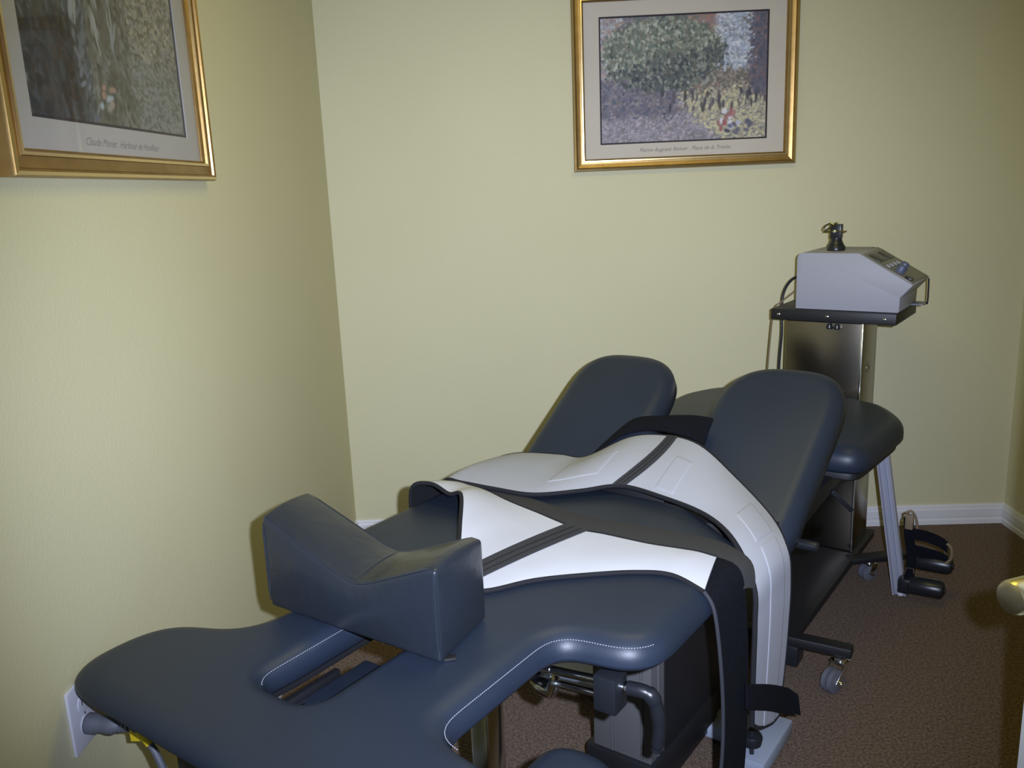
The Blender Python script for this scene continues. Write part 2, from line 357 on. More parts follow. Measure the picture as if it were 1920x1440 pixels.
def art_water():                      # generic dim colour study: dark hulls of paint at the left, rippled light at the right
    def reg(u, v):
        if u < 0.30 and v < 0.42: return ([(44, 40, 40), (58, 46, 40), (36, 40, 46), (52, 58, 64), (40, 34, 32)], 2.0, 0.3)
        if u < 0.36: return ([(70, 78, 88), (54, 60, 66), (44, 48, 50), (88, 94, 106), (62, 62, 58)], 2.4, -0.3)
        if u < 0.62: return ([(84, 82, 72), (68, 66, 56), (98, 98, 94), (58, 54, 42), (78, 76, 62)], 2.0, 0.2)
        if v < 0.32: return ([(94, 98, 92), (80, 82, 74), (106, 106, 104), (72, 72, 62)], 0.45, -0.25)
        return ([(116, 110, 92), (84, 78, 62), (132, 126, 108), (70, 64, 50), (100, 96, 84)], 0.5, -0.35)
    pale = [(118, 124, 132), (106, 112, 122), (128, 130, 130)]
    return paint(reg, 6500, 0.0075, 1.6, 9, ((14, (0.08, 0.14, 0.55, 0.95), pale, 0.006, 7.0, 0.15), (14, (0.19, 0.24, 0.5, 0.9), pale, 0.006, 7.0, -0.15), (16, (0.28, 0.32, 0.40, 0.8), pale, 0.006, 7.0, -0.1), (10, (0.38, 0.44, 0.3, 0.6), pale, 0.006, 6.0, 0.2), (10, (0.50, 0.54, 0.3, 0.6), pale, 0.006, 6.0, -0.1),
        (24, (0.38, 0.58, 0.74, 0.86), [(124, 130, 144), (140, 144, 156), (110, 114, 124)], 0.018, 0.5, 0.5), (8, (0.38, 0.48, 0.03, 0.16), [(140, 104, 88), (128, 140, 150), (122, 116, 108)], 0.02, 0.5, 0.2)))
def picture(name, label, org, ux, n, art, caption, cap_c, board):
    """org: lower outer corner on the wall, ux: direction along the wall, n: wall normal"""
    Wd, Ht, fw_ = 0.876, 0.680, 0.047; org, ux, n = Vector(org), Vector(ux), Vector(n); uz = Vector((0, 0, 1))
    pt = lambda x, z, d: org + ux * x + uz * z + n * d
    root = empty(name, org + ux * Wd / 2, math.atan2(ux.y, ux.x), label, 'picture', None)
    prof = [(0, 0.002), (0, 0.024), (0.003, 0.030), (0.009, 0.032), (0.013, 0.029), (0.015, 0.024), (0.026, 0.021), (0.034, 0.0215), (0.0355, 0.0265), (0.041, 0.0265), (0.0425, 0.021), (fw_, 0.017), (fw_, 0.008), (0.02, 0.002)]
    cor = [(0, 0, 1, 1), (Wd, 0, -1, 1), (Wd, Ht, -1, -1), (0, Ht, 1, -1)]
    for i in range(4):
        a, c = cor[i], cor[(i + 1) % 4]; bm = BM(); N = len(prof)
        A = [bm.verts.new(pt(a[0] + a[2] * w, a[1] + a[3] * w, d)) for w, d in prof]; B = [bm.verts.new(pt(c[0] + c[2] * w, c[1] + c[3] * w, d)) for w, d in prof]
        for k in range(N):
            f = bm.faces.new((A[k], A[(k + 1) % N], B[(k + 1) % N], B[k])); f.material_index = 1 if k in (8, 2) else 0
        bm.faces.new(A[::-1]); bm.faces.new(B); add('frame_rail', bm, [M_GOLD, M_GOLDHI], root, angle=28)
    px0, px1, pz0, pz1 = 0.113, 0.758, 0.107, 0.573
    def ring(x0, x1, z0, z1, X0, X1, Z0, Z1, d, t):
        bm = BM(); o = [(x0, z0), (x1, z0), (x1, z1), (x0, z1)]; q = [(X0, Z0), (X1, Z0), (X1, Z1), (X0, Z1)]
        vs = [[bm.verts.new(pt(x, z, dd_)) for x, z in l] for l, dd_ in ((o, d - t), (o, d), (q, d), (q, d - t))]
        for r in range(4):
            for k in range(4): bm.faces.new((vs[r][k], vs[r][(k + 1) % 4], vs[(r + 1) % 4][(k + 1) % 4], vs[(r + 1) % 4][k]))
        return bm
    add('mat_board', ring(0.03, Wd - 0.03, 0.03, Ht - 0.03, px0 - 0.006, px1 + 0.006, pz0 - 0.006, pz1 + 0.006, 0.0105, 0.003), board, root, smooth=False)
    add('inner_mat', ring(px0 - 0.012, px1 + 0.012, pz0 - 0.012, pz1 + 0.012, px0, px1, pz0, pz1, 0.0075, 0.002), M_INMAT, root, smooth=False)
    # print: a fine grid with printed colours
    img = art(); org_, inv = pt(px0 - 0.004, pz0 - 0.004, 0.0055), WM[root].inverted(); sx, sz = (px1 - px0 + 0.008), (pz1 - pz0 + 0.008)
    vs = [tuple(inv @ (org_ + ux * (sx * i / (NX - 1)) + uz * (sz * j / (NY - 1)))) for i in range(NX) for j in range(NY)]
    fs = [(i * NY + j, (i + 1) * NY + j, (i + 1) * NY + j + 1, i * NY + j + 1) for i in range(NX - 1) for j in range(NY - 1)]
    me = bpy.data.meshes.new('art_print'); me.from_pydata(vs, [], fs); at = me.color_attributes.new('ink', 'FLOAT_COLOR', 'POINT')
    at.data.foreach_set('color', np.concatenate([np.clip(img, 0, 0.95), np.ones((NX, NY, 1))], 2).astype(np.float32).ravel()); me.materials.append(M_PRINT)
    ob = bpy.data.objects.new('art_print', me); ob.parent = root; COL.objects.link(ob)
    b = BM(); hexa(b, [pt(0.04, 0.04, 0.0125), pt(Wd - 0.04, 0.04, 0.0125), pt(Wd - 0.04, 0.04, 0.0145), pt(0.04, 0.04, 0.0145), pt(0.04, Ht - 0.04, 0.0125), pt(Wd - 0.04, Ht - 0.04, 0.0125), pt(Wd - 0.04, Ht - 0.04, 0.0145), pt(0.04, Ht - 0.04, 0.0145)])
    add('glass_pane', b, M_GLASS, root, smooth=False)
    cu = bpy.data.curves.new('caption', 'FONT'); cu.body = caption; cu.size = 0.021; cu.shear = 0.45; cu.align_x = 'CENTER'; cu.resolution_u = 2
    to = bpy.data.objects.new('caption', cu); COL.objects.link(to)
    me = bpy.data.meshes.new_from_object(to.evaluated_get(bpy.context.evaluated_depsgraph_get())); bpy.data.objects.remove(to)
    b = BM(); b.from_mesh(me); bmesh.ops.transform(b, matrix=Matrix((ux, uz, n)).transposed().to_4x4(), verts=b.verts)
    bmesh.ops.translate(b, vec=pt(cap_c[0], cap_c[1], 0.0109), verts=b.verts)
    add('caption', b, M_INK, root, smooth=False, recalc=False)
    b = BM(); hexa(b, [pt(0.02, 0.02, 0.001), pt(Wd - 0.02, 0.02, 0.001), pt(Wd - 0.02, 0.02, 0.004), pt(0.02, 0.02, 0.004), pt(0.02, Ht - 0.02, 0.001), pt(Wd - 0.02, Ht - 0.02, 0.001), pt(Wd - 0.02, Ht - 0.02, 0.004), pt(0.02, Ht - 0.02, 0.004)])
    add('backing_board', b, M_TAN, root, smooth=False)
    return root
picture('framed_picture', 'gold framed print of a leafy green park scene, hanging on the far yellow wall', (0.149, YB, 1.553), (1, 0, 0), (0, -1, 0), art_park, 'Pierre Auguste Renoir . Place de la Trinite', (0.44, 0.068), M_MAT)
picture('framed_picture', 'gold framed print of dark boats and rippled water, hanging on the left wall', (XL, 1.375, 1.550), (0, 1, 0), (1, 0, 0), art_water, 'Claude Monet . Harbour de Honfleur', (0.43, 0.062), M_MAT2)

# ------------------------------------------------------------------ treatment table
table = thing('treatment_table', 0.42, 0.0, 'long slate blue upholstered spinal treatment table on a grey pedestal', 'table')
left = [(-0.515, -0.435, 0.15), (-0.285, -0.440, 0.15), (-0.215, -0.262, 0.10), (0.062, -0.262, 0.08), (0.100, -0.442, 0.10), (0.60, -0.442, 0.14), (0.80, -0.20, 0.14)]
right = [(-0.515, 0.435, 0.15), (-0.292, 0.440, 0.11), (-0.272, 0.264, 0.05), (0.068, 0.264, 0.055), (0.094, 0.444, 0.10), (0.60, 0.442, 0.14), (0.80, 0.20, 0.14)]
outl = right + left[::-1]
OUT = resample(rounded(outl), 0.014)
for _ in range(3): OUT = (OUT + 0.5 * np.roll(OUT, 1, 0) + 0.5 * np.roll(OUT, -1, 0)) / 2
if area2(OUT) < 0: OUT = OUT[::-1]
HOLE = resample(rounded([(-0.335, -0.093, 0.045), (0.02, -0.093, 0.04), (0.02, 0.045, 0.04), (-0.335, 0.045, 0.045)]), 0.011)
HOLE[:, 1] -= 0.0
if area2(HOLE) < 0: HOLE = HOLE[::-1]
def Wt(s, u, z):                           # the slab thins towards its head end
    k = 1 - 0.45 * min(1, max(0, (-0.22 - s) / 0.28)) ** 1.5
    return W(s, u, 0.70 - (0.70 - z) * k)
b = BM(); cushion(b, OUT, 0.638, 0.700, 0.052, Wt, HOLE, holeR=0.036, K=8)
add('torso_cushion', b, M_LEATHER, table, angle=75)
b = BM(); cushion(b, inset_loop(OUT, 0.045), 0.624, 0.640, 0.004, Wt, inset_loop(HOLE, -0.012), rb=0.003, K=2)
add('torso_baseboard', b, M_BLACK, table, angle=40)
# stitched seams along the slot and the side notches
def stitches(loop, z, sel):
    bm = BM(); n = len(loop)
    L = resample(loop, 0.0052)
    for i in range(len(L)):
        p, q = L[i], L[(i + 1) % len(L)]
        if not sel(p): continue
        a = W(p[0], p[1], z); c = W(*(p + (q - p) * 0.5), z); tube(bm, [a, c], 0.0007, 5)
    return bm
add('stitching', stitches(inset_loop(OUT, 0.008), 0.687, lambda p: p[0] < 0.14 and -0.285 < p[0] and p[1] > 0), M_STITCH, table, kind='stuff', label='pale thread seam along the right side notch')
add('stitching', stitches(inset_loop(HOLE, -0.006), 0.6895, lambda p: p[1] < -0.06 and p[0] > -0.334), M_STITCH, table, kind='stuff', label='pale thread seam along the face slot')
# leg supports: two tilted pads
SL = 0.61; cosT = 1 / math.sqrt(1 + SL * SL)
def padmap(du):
    t = Vector((cosT, 0, SL * cosT)); nn = Vector((-SL * cosT, 0, cosT))
    return lambda x, y, z: W(*(Vector((0.86, 0, 0.663)) + t * (x - 0.86) / cosT + Vector((0, y + du, 0)) + nn * z))
PAD = [(0.80, -0.185, 0.05), (0.80, 0.185, 0.05), (1.355, 0.190, 0.13), (1.355, -0.175, 0.16)]
for du, mir in ((-0.238, 1), (0.262, -1)):
    lp = [(s, -u * mir, r) for s, u, r in PAD]
    L = resample(rounded(lp, 10), 0.016)
    for _ in range(6): L = (L + 0.5 * np.roll(L, 1, 0) + 0.5 * np.roll(L, -1, 0)) / 2
    b = BM(); cushion(b, L, -0.085, 0.0, 0.05, padmap(du), K=7); add('leg_support', b, M_LEATHER, table, angle=75, label=('left' if mir == 1 else 'right') + ' tilted leg pad')
    b = BM(); LL = L if area2(L) > 0 else L[::-1]; cushion(b, inset_loop(LL, 0.03), -0.108, -0.084, 0.004, padmap(du), rb=0.003, K=2); add('leg_support_board', b, M_BLACK, table)
# foot cushion
L = resample(rounded([(1.36, -0.285, 0.06), (1.36, 0.485, 0.06), (1.80, 0.515, 0.2), (1.985, 0.40, 0.16), (2.035, 0.10, 0.6), (1.985, -0.22, 0.16), (1.80, -0.295, 0.16)], 10), 0.016)
for _ in range(6): L = (L + 0.5 * np.roll(L, 1, 0) + 0.5 * np.roll(L, -1, 0)) / 2
if area2(L) < 0: L = L[::-1]
b = BM(); cushion(b, L, 0.640, 0.722, 0.055, W, K=7); add('foot_cushion', b, M_LEATHER, table, angle=75)
b = BM(); cushion(b, inset_loop(L, 0.02), 0.616, 0.642, 0.004, W, rb=0.003, K=2); add('foot_cushion_board', b, M_BLACK, table)
b = BM(); boxT(b, 0.80, 0.90, -0.085, 0.125, 0.575, 0.705, 0.006); add('centre_block', b, M_BLACK, table)
# frame under the cushions
b = BM(); boxT(b, 0.05, 1.42, -0.17, -0.12, 0.560, 0.612, 0.004); add('side_rail', b, M_BLACK, table)
b = BM(); boxT(b, 0.05, 1.42, 0.12, 0.17, 0.560, 0.612, 0.004); add('side_rail', b, M_BLACK, table)
b = BM(); boxT(b, 0.77, 0.875, -0.38, 0.41, 0.575, 0.664, 0.004); add('cross_plate', b, M_BLACK, table)
b = BM(); bar(b, W(1.00, 0.37, 0.575), W(1.60, 0.37, 0.612), 0.05, 0.05, 0.004); add('foot_arm', b, M_BLACK, table)
b = BM(); bar(b, W(1.00, -0.15, 0.575), W(1.60, -0.15, 0.612), 0.05, 0.05, 0.004); add('foot_arm', b, M_BLACK, table)
b = BM(); bar(b, W(1.32, 0.41, 0.60), W(1.36, 0.46, 0.535), 0.014, 0.014, 0.003); add('release_lever', b, M_PLAST, table)
b = BM(); lathe(b, W(0.96, 0.37, 0.575), P3, [(0, 0.012), (0.02, 0.014), (0.03, 0.018), (0.034, 0.012), (0.05, 0.012)], 14); add('pivot_bolt', b, M_CHROME, table)
b = BM(); lathe(b, W(0.96, 0.42, 0.575), P3, [(0, 0.013), (0.03, 0.0135), (0.055, 0.013), (0.06, 0.008)], 14); add('pivot_grip', b, M_PLAST, table)
# pedestal: telescopic grey column with grooves
b = BM(); boxT(b, 0.50, 0.84, 0.077, 0.237, 0.13, 0.575, 0.004); add('pedestal_column', b, M_ALU, table)
for k, uu in enumerate((0.130, 0.21)):
    b = BM(); boxT(b, 0.495, 0.503, uu, uu + 0.006, 0.135, 0.57, 0.001); add('column_rib', b, M_ALU, table)
b = BM(); boxT(b, 0.535, 0.541, 0.235, 0.2405, 0.135, 0.57, 0.001); add('column_rib', b, M_ALU, table)
b = BM(); boxT(b, -0.45, -0.38, -0.175, 0.30, 0.500, 0.655, 0.004); add('head_frame', b, M_BLACK, table)
b = BM(); boxT(b, 0.568, 1.02, 0.06, 0.2405, 0.02, 0.574, 0.006); add('column_shroud', b, M_BLACK, table)
b = BM(); boxT(b, 0.49, 0.88, 0.06, 0.25, 0.05, 0.132, 0.006); add('column_foot', b, M_BLACK, table)
b = BM(); boxT(b, 0.83, 0.935, -0.40, 0.425, 0.012, 0.05, 0.004); add('base_foot', b, M_PALE, table)
for s_, u_ in ((0.88, 0.39), (0.88, -0.36)):
    b = BM(); lathe(b, W(s_, u_, 0.0), (0, 0, 1), [(0, 0.022), (0.01, 0.022), (0.013, 0.012)], 18); add('foot_pad', b, M_PLAST, table)
b = BM(); lathe(b, W(0.775, 0.385, 0.053), (0, 0, 1), [(0, 0.006), (0.028, 0.006), (0.03, 0.024), (0.05, 0.027), (0.056, 0.024), (0.058, 0.008), (0.075, 0.007)], 20); add('adjuster_knob', b, M_PLAST, table)
b = BM(); boxT(b, 0.745, 0.97, 0.345, 0.428, 0.012, 0.053, 0.003); add('foot_bracket', b, M_PALE, table)
# post under the waist of the table
b = BM(); boxT(b, -0.046, 0.008, 0.138, 0.178, 0.06, 0.612, 0.003); add('support_post', b, M_CHROME, table)
b = BM(); boxT(b, -0.14, 0.06, 0.10, 0.20, 0.014, 0.06, 0.003); add('post_foot', b, M_BLACK, table)
for s_, u_ in ((-0.155, 0.215), (0.0, 0.218), (-0.10, 0.216)):
    b = BM(); lathe(b, W(s_, u_, 0.622), P3, [(0, 0.004), (0.008, 0.004), (0.009, 0.0075), (0.013, 0.0065), (0.0145, 0.003)], 12); add('rail_bolt', b, M_CHROME, table)
b = BM(); boxT(b, -0.21, 0.0, 0.206, 0.224, 0.605, 0.634, 0.002); add('waist_rail', b, M_BLACK, table)
# clamp and lock lever in the right notch
b = BM(); tube(b, [W(0.085, 0.15, 0.592), W(0.118, 0.325, 0.592)], 0.0085, 14); add('clamp_tube', b, M_CHROME, table)
b = BM(); tube(b, [W(0.10, 0.15, 0.557), W(0.125, 0.325, 0.557)], 0.0075, 14); add('clamp_tube', b, M_CHROME, table)
b = BM(); tube(b, [W(0.0965, 0.21, 0.592), W(0.0995, 0.226, 0.592)], 0.0115, 14); add('tube_collar', b, M_CHROME, table)
b = BM(); lathe(b, W(0.100, 0.185, 0.557), P3, [(0, 0.014), (0.02, 0.024), (0.045, 0.0255), (0.048, 0.020)], 20); add('chrome_cup', b, M_CHROME, table)
b = BM(); boxT(b, 0.100, 0.150, 0.318, 0.366, 0.537, 0.612, 0.005); add('clamp_block', b, M_PLAST, table)
b = BM(); lathe(b, W(0.130, 0.366, 0.586), P3, [(0, 0.011), (0.008, 0.013), (0.012, 0.011)], 16); add('lever_washer', b, M_CHROME, table)
pts = spline([(0.132, 0.376, 0.586), (0.135, 0.402, 0.587), (0.140, 0.419, 0.580), (0.145, 0.428, 0.555), (0.147, 0.432, 0.518), (0.147, 0.429, 0.480), (0.146, 0.426, 0.464)], 5)
rr = [0.0135] * 9 + [0.0155] * 4 + [0.0135] * 6 + [0.012] * 8 + [0.010] * 6
b = BM(); tube(b, [W(*p) for p in pts], (rr + [0.009] * 40)[:len(pts)], 14); add('lock_lever', b, M_PLAST, table, label='black plastic lock lever')
# arm rest hanging lower at the right of the head end
L = resample(rounded([(-0.52, 0.31, 0.05), (-0.52, 0.47, 0.05), (-0.012, 0.46, 0.10), (-0.012, 0.30, 0.10)], 10), 0.012)
if area2(L) < 0: L = L[::-1]
b = BM(); cushion(b, L, 0.500, 0.556, 0.042, W, K=6); add('arm_rest', b, M_LEATHER, table, angle=75)
b = BM(); boxT(b, -0.40, -0.10, 0.36, 0.42, 0.478, 0.502, 0.003); add('arm_rest_board', b, M_BLACK, table)
b = BM(); bar(b, W(-0.2, 0.16, 0.47), W(-0.2, 0.40, 0.47), 0.03, 0.02, 0.003); add('arm_rest_bracket', b, M_BLACK, table)
b = BM(); tube(b, [W(-0.2, 0.17, 0.47), W(-0.2, 0.17, 0.612)], 0.011, 12); add('bracket_tube', b, M_CHROME, table)
# small bracket seen through the slot
b = BM(); boxT(b, -0.36, -0.075, -0.098, 0.075, 0.575, 0.604, 0.008, 3); add('slot_pad', b, M_LEATHER, table)
b = BM(); boxT(b, -0.27, -0.14, -0.115, -0.100, 0.585, 0.612, 0.002); add('slot_bracket', b, M_BLACK, table)
b = BM(); tube(b, [W(-0.255, -0.075, 0.560), W(-0.255, -0.075, 0.612)], 0.004, 8); add('slot_pin', b, M_CHROME, table)
b = BM(); boxT(b, -0.30, 0.62, -0.28, -0.23, 0.575, 0.612, 0.003); add('edge_rail', b, M_BLACK, table)

# ------------------------------------------------------------------ V shaped knee bolster
bol = thing('knee_bolster', -0.06, -0.07, 'shiny black vinyl bolster with a V notch, resting across the narrow waist of the table', 'bolster', z=0.702)
Fb = {'L': (-0.150, -0.278), 'R': (-0.136, 0.157)}; Bb = {'L': (0.015, -0.332), 'R': (0.036, 0.124)}
def bolster():
    bm = BM(); NU, NS, NZ = 48, 14, 12
    def top(f, g):                       # height over the base: f across 0..1, g depth 0..1
        vx = 0.55
        h = 0.100 + (0.092 * max(0, (vx - f) / vx) if f < vx else 0.074 * min(1.0, (f - vx) / (1 - vx) * 1.12))
        h += 0.006 * math.exp(-((f - vx) / 0.05) ** 2)
        return h - 0.012 * g
    def P(f, g, h):                      # h 0..1 of the local height
        l = Vector((*Fb['L'], 0)).lerp(Vector((*Bb['L'], 0)), g); r = Vector((*Fb['R'], 0)).lerp(Vector((*Bb['R'], 0)), g)
        p = l.lerp(r, f); z = 0.7015 + top(f, g) * h
        # soft foam bulge of the faces and rounded edges
        e = lambda t: 4 * t * (1 - t)
        bu = 0.010 * e(h) * e(f)
        nrm = Vector((-1, -0.03, 0)) * ((1 - 2 * g) if g in (0, 1) else 0)
        p = p + nrm * bu
        side = (-1 if f == 0 else 1 if f == 1 else 0) * 0.008 * e(h) * e(g)
        p = p + Vector((0, side, 0)); z += 0.007 * e(g) * (1 if h == 1 else 0)
        return W(p.x, p.y, z)
    V = {}
    def v(i, j, k):
        key = (i, j, k)
        if key not in V: V[key] = bm.verts.new(P(i / NU, j / NS, k / NZ))
        return V[key]
    q = lambda a, b_, c, d: bm.faces.new((a, b_, c, d))
    for i in range(NU):
        for k in range(NZ):
            q(v(i, 0, k), v(i + 1, 0, k), v(i + 1, 0, k + 1), v(i, 0, k + 1)); q(v(i, NS, k), v(i, NS, k + 1), v(i + 1, NS, k + 1), v(i + 1, NS, k))
        for j in range(NS):
            q(v(i, j, 0), v(i, j + 1, 0), v(i + 1, j + 1, 0), v(i + 1, j, 0)); q(v(i, j, NZ), v(i + 1, j, NZ), v(i + 1, j + 1, NZ), v(i, j + 1, NZ))
    for j in range(NS):
        for k in range(NZ):
            q(v(0, j, k), v(0, j, k + 1), v(0, j + 1, k + 1), v(0, j + 1, k)); q(v(NU, j, k), v(NU, j + 1, k), v(NU, j + 1, k + 1), v(NU, j, k + 1))
    # puckers of the cover
    bm.normal_update(); rg = random.Random(3)
    return bm, P
bm, BP = bolster()
es = [e for e in bm.edges if len(e.link_faces) == 2 and e.calc_face_angle(0) > math.radians(50)]
bmesh.ops.bevel(bm, geom=es, offset=0.007, segments=3, affect='EDGES', profile=0.5)
add('bolster_body', bm, M_VINYL, bol, angle=70)
def seam(pts, r=0.0022):
    b_ = BM(); n_ = len(pts); tube(b_, pts, [r * min(1, 0.3 + min(i, n_ - 1 - i) * 0.35) for i in range(n_)], 6); return b_
for g in (0, 1):
    pts = [BP(i / 40, g, 1.0) + Vector((0, 0, -0.0015)) for i in range(1, 40)]
    add('piping', seam([p + (A3 if g == 0 else -A3) * 0.002 for p in pts], 0.0028), M_VINYL, bol)
add('piping', seam([BP(1, 0, k / 16) + A3 * 0.001 for k in range(1, 16)], 0.0026), M_VINYL, bol)
add('piping', seam([BP(0, 0, k / 16) + A3 * 0.001 for k in range(1, 16)], 0.0026), M_VINYL, bol)
fr = [BP(0.55, j / 8, 1.0) + Vector((0, 0, 0.001)) for j in range(9)]
add('piping', seam(fr, 0.0025), M_VINYL, bol)
b = BM(); bar(b, W(-0.122, 0.150, 0.7035), W(-0.105, 0.166, 0.7035), 0.016, 0.005, 0.001); add('zip_pull', b, M_BLACK, bol)

# ------------------------------------------------------------------ harness belts
def grid_from(near, far, per, cols, bulge=0.0):
    Nn, Ff = spline(near, per), spline(far, per); G = []
    for a, c in zip(Nn, Ff):
        row = []
        for j in range(cols + 1):
            t = j / cols; p = a * (1 - t) + c * t; p = p + np.array((0, 0, bulge * 4 * t * (1 - t))); row.append(p)
        G.append(row)
    return G
def toW(G): return [[W(*p) for p in row] for row in G]
def edge_tube(G, r, ends=(True, True)):
    bm = BM(); a = [row[0] for row in G]; c = [row[-1] for row in G]
    tube(bm, a, r, 7); tube(bm, c, r, 7)
    if ends[0]: tube(bm, G[0], r, 7)
    if ends[1]: tube(bm, G[-1], r, 7)
    return bm
def patch(G, i0, i1, j0, j1, off, th, bow=0.0, rim=0.0):
    """raised piece lying on a belt, in grid coordinates (floats); rim sinks its edges into the belt"""
    def at(i, j):
        a = max(0, min(int(i), len(G) - 2)); c = max(0, min(int(j), len(G[0]) - 2)); f, g = i - a, j - c
        return (Vector(G[a][c]) * (1 - f) + Vector(G[a + 1][c]) * f) * (1 - g) + (Vector(G[a][c + 1]) * (1 - f) + Vector(G[a + 1][c + 1]) * f) * g
    span = (i1[1] - i0[0]) if isinstance(i1, tuple) else (i1 - i0)
    n = max(10, int(span * 1.5)); m = 12
    X = [x / n for x in range(n + 1)]; Y = [y / m for y in range(m + 1)]
    if rim: ex = min(0.05, 0.25 / span); ey = 0.25 / abs(j1 - j0); X = [0, ex] + X[1:-1] + [1 - ex, 1]; Y = [0, ey] + Y[1:-1] + [1 - ey, 1]; X.sort(); Y.sort()
    Q = []
    for x in X:
        row = []
        for t in Y:
            lo = i0[0] * (1 - t) + i0[1] * t if isinstance(i0, tuple) else i0; hi = i1[0] * (1 - t) + i1[1] * t if isinstance(i1, tuple) else i1
            row.append(at(lo + (hi - lo) * x + bow * 4 * t * (1 - t), j0 + (j1 - j0) * t))
        Q.append(row)
    tmp = BM(); N = sheet(tmp, Q, 0.001); tmp.free(); n, m = len(X) - 1, len(Y) - 1
    sg = 1 if N[n // 2][m // 2].dot(Vector((0, 0, 1)) + P3 * 0.6) > 0 else -1
    Q = [[Q[i][j] + N[i][j] * sg * (off - (rim if i in (0, n) or j in (0, m) else 0)) for j in range(m + 1)] for i in range(n + 1)]
    bm = BM(); sheet(bm, Q, th); return bm

# near (thoracic) belt: lies over the table with its left end curled up, right end a black strap hanging down
b1 = thing('thoracic_belt', 0.36, 0.12, 'white black-edged belt lying across the table behind the bolster, left end curled', 'belt', z=0.702)
near1 = NEAR1 = [(0.470, -0.468, 0.640), (0.452, -0.440, 0.735), (0.462, -0.380, 0.752), (0.455, -0.315, 0.738), (0.440, -0.262, 0.750), (0.315, -0.165, 0.728), (0.215, -0.090, 0.7085), (0.110, 0.000, 0.7065), (0.118, 0.060, 0.7065), (0.208, 0.118, 0.7065), (0.286, 0.198, 0.7065), (0.350, 0.280, 0.7065), (0.375, 0.350, 0.7065), (0.358, 0.428, 0.696)]
far1 = [(0.590, -0.472, 0.640), (0.580, -0.446, 0.700), (0.588, -0.395, 0.712), (0.583, -0.345, 0.712), (0.572, -0.285, 0.712), (0.545, -0.190, 0.7085), (0.520, -0.085, 0.7070), (0.483, 0.051, 0.7065), (0.487, 0.125, 0.7065), (0.488, 0.185, 0.7065), (0.490, 0.245, 0.7065), (0.500, 0.310, 0.7065), (0.505, 0.352, 0.7065), (0.507, 0.392, 0.7030)]
G1 = toW(grid_from(near1, far1, 6, 12, 0.004))
b = BM(); sheet(b, G1, 0.007, 1); add('belt_panel', b, [M_WHITE, M_BIND], b1, angle=80)
add('edge_binding', edge_tube(G1, 0.0055, (True, False)), M_BIND, b1, angle=80)
add('centre_band', patch(G1, (39.4, 40.4), (43.2, 44.2), 0, 12, 0.0045, 0.003), M_STRIPE, b1, angle=80)
for k in (0.30, 0.63):
    lo = (39.4 + 3.8 * k, 40.4 + 3.8 * k); add('band_seam', patch(G1, lo, (lo[0] + 0.22, lo[1] + 0.22), 0, 12, 0.0062, 0.001), M_BIND, b1)
# black hook-and-loop tail hanging off the right side
tn = [(0.358, 0.428, 0.697), (0.352, 0.452, 0.665), (0.362, 0.462, 0.560), (0.378, 0.464, 0.420), (0.372, 0.464, 0.300), (0.345, 0.462, 0.215), (0.315, 0.458, 0.130)]
tf = [(0.507, 0.392, 0.704), (0.498, 0.448, 0.690), (0.498, 0.464, 0.585), (0.502, 0.468, 0.440), (0.502, 0.468, 0.315), (0.497, 0.466, 0.220), (0.490, 0.462, 0.125)]
G1t = toW(grid_from(tn, tf, 6, 8, 0.0))
b = BM(); sheet(b, G1t, 0.005); add('hook_strap', b, M_VELCRO, b1, angle=80, label='black fuzzy strap hanging down')
add('strap_edge', (lambda q: q)(tube(BM(), [r[0] for r in G1t], 0.004, 7)), M_STRIPE, b1)
# grey lining band between the two belts
ln = [(0.560, -0.400, 0.7045), (0.550, -0.270, 0.7045), (0.525, -0.160, 0.7045), (0.478, 0.045, 0.704), (0.478, 0.210, 0.704), (0.490, 0.325, 0.704), (0.505, 0.400, 0.702), (0.492, 0.440, 0.690), (0.487, 0.458, 0.655)]
lf = [(0.600, -0.400, 0.7045), (0.615, -0.270, 0.7045), (0.600, -0.150, 0.7045), (0.570, 0.030, 0.704), (0.580, 0.150, 0.704), (0.590, 0.275, 0.704), (0.590, 0.370, 0.702), (0.555, 0.450, 0.690), (0.530, 0.470, 0.640)]
GL = toW(grid_from(ln, lf, 6, 8, 0.003))
b = BM(); sheet(b, GL, 0.004); add('lining_band', b, M_GREYBELT, b1, angle=80, label='dark grey lining folded out behind the white panel')

# far (pelvic) belt: over the foot of the leg supports, right end hanging down the side
b2 = thing('pelvic_belt', 0.80, 0.05, 'white black-edged belt draped over the leg pads, right end hanging down', 'belt', z=0.705)
near2 = [(0.590, -0.475, 0.640), (0.586, -0.440, 0.712), (0.583, -0.375, 0.718), (0.592, -0.270, 0.716), (0.611, -0.159, 0.714), (0.690, -0.065, 0.716), (0.757, 0.022, 0.724), (0.740, 0.150, 0.722), (0.690, 0.290, 0.718), (0.600, 0.395, 0.707), (0.545, 0.462, 0.640), (0.530, 0.472, 0.560), (0.523, 0.474, 0.470), (0.521, 0.474, 0.390), (0.522, 0.474, 0.318)]
far2 = [(0.800, -0.475, 0.640), (0.815, -0.447, 0.700), (0.860, -0.380, 0.722), (0.905, -0.262, 0.722), (0.925, -0.185, 0.722), (0.985, -0.070, 0.782), (1.000, 0.037, 0.798), (0.965, 0.150, 0.797), (0.900, 0.270, 0.752), (0.815, 0.405, 0.690), (0.745, 0.468, 0.645), (0.752, 0.474, 0.560), (0.744, 0.474, 0.455), (0.726, 0.474, 0.350), (0.697, 0.474, 0.243)]
G2g = grid_from(near2, far2, 6, 14, 0.010)
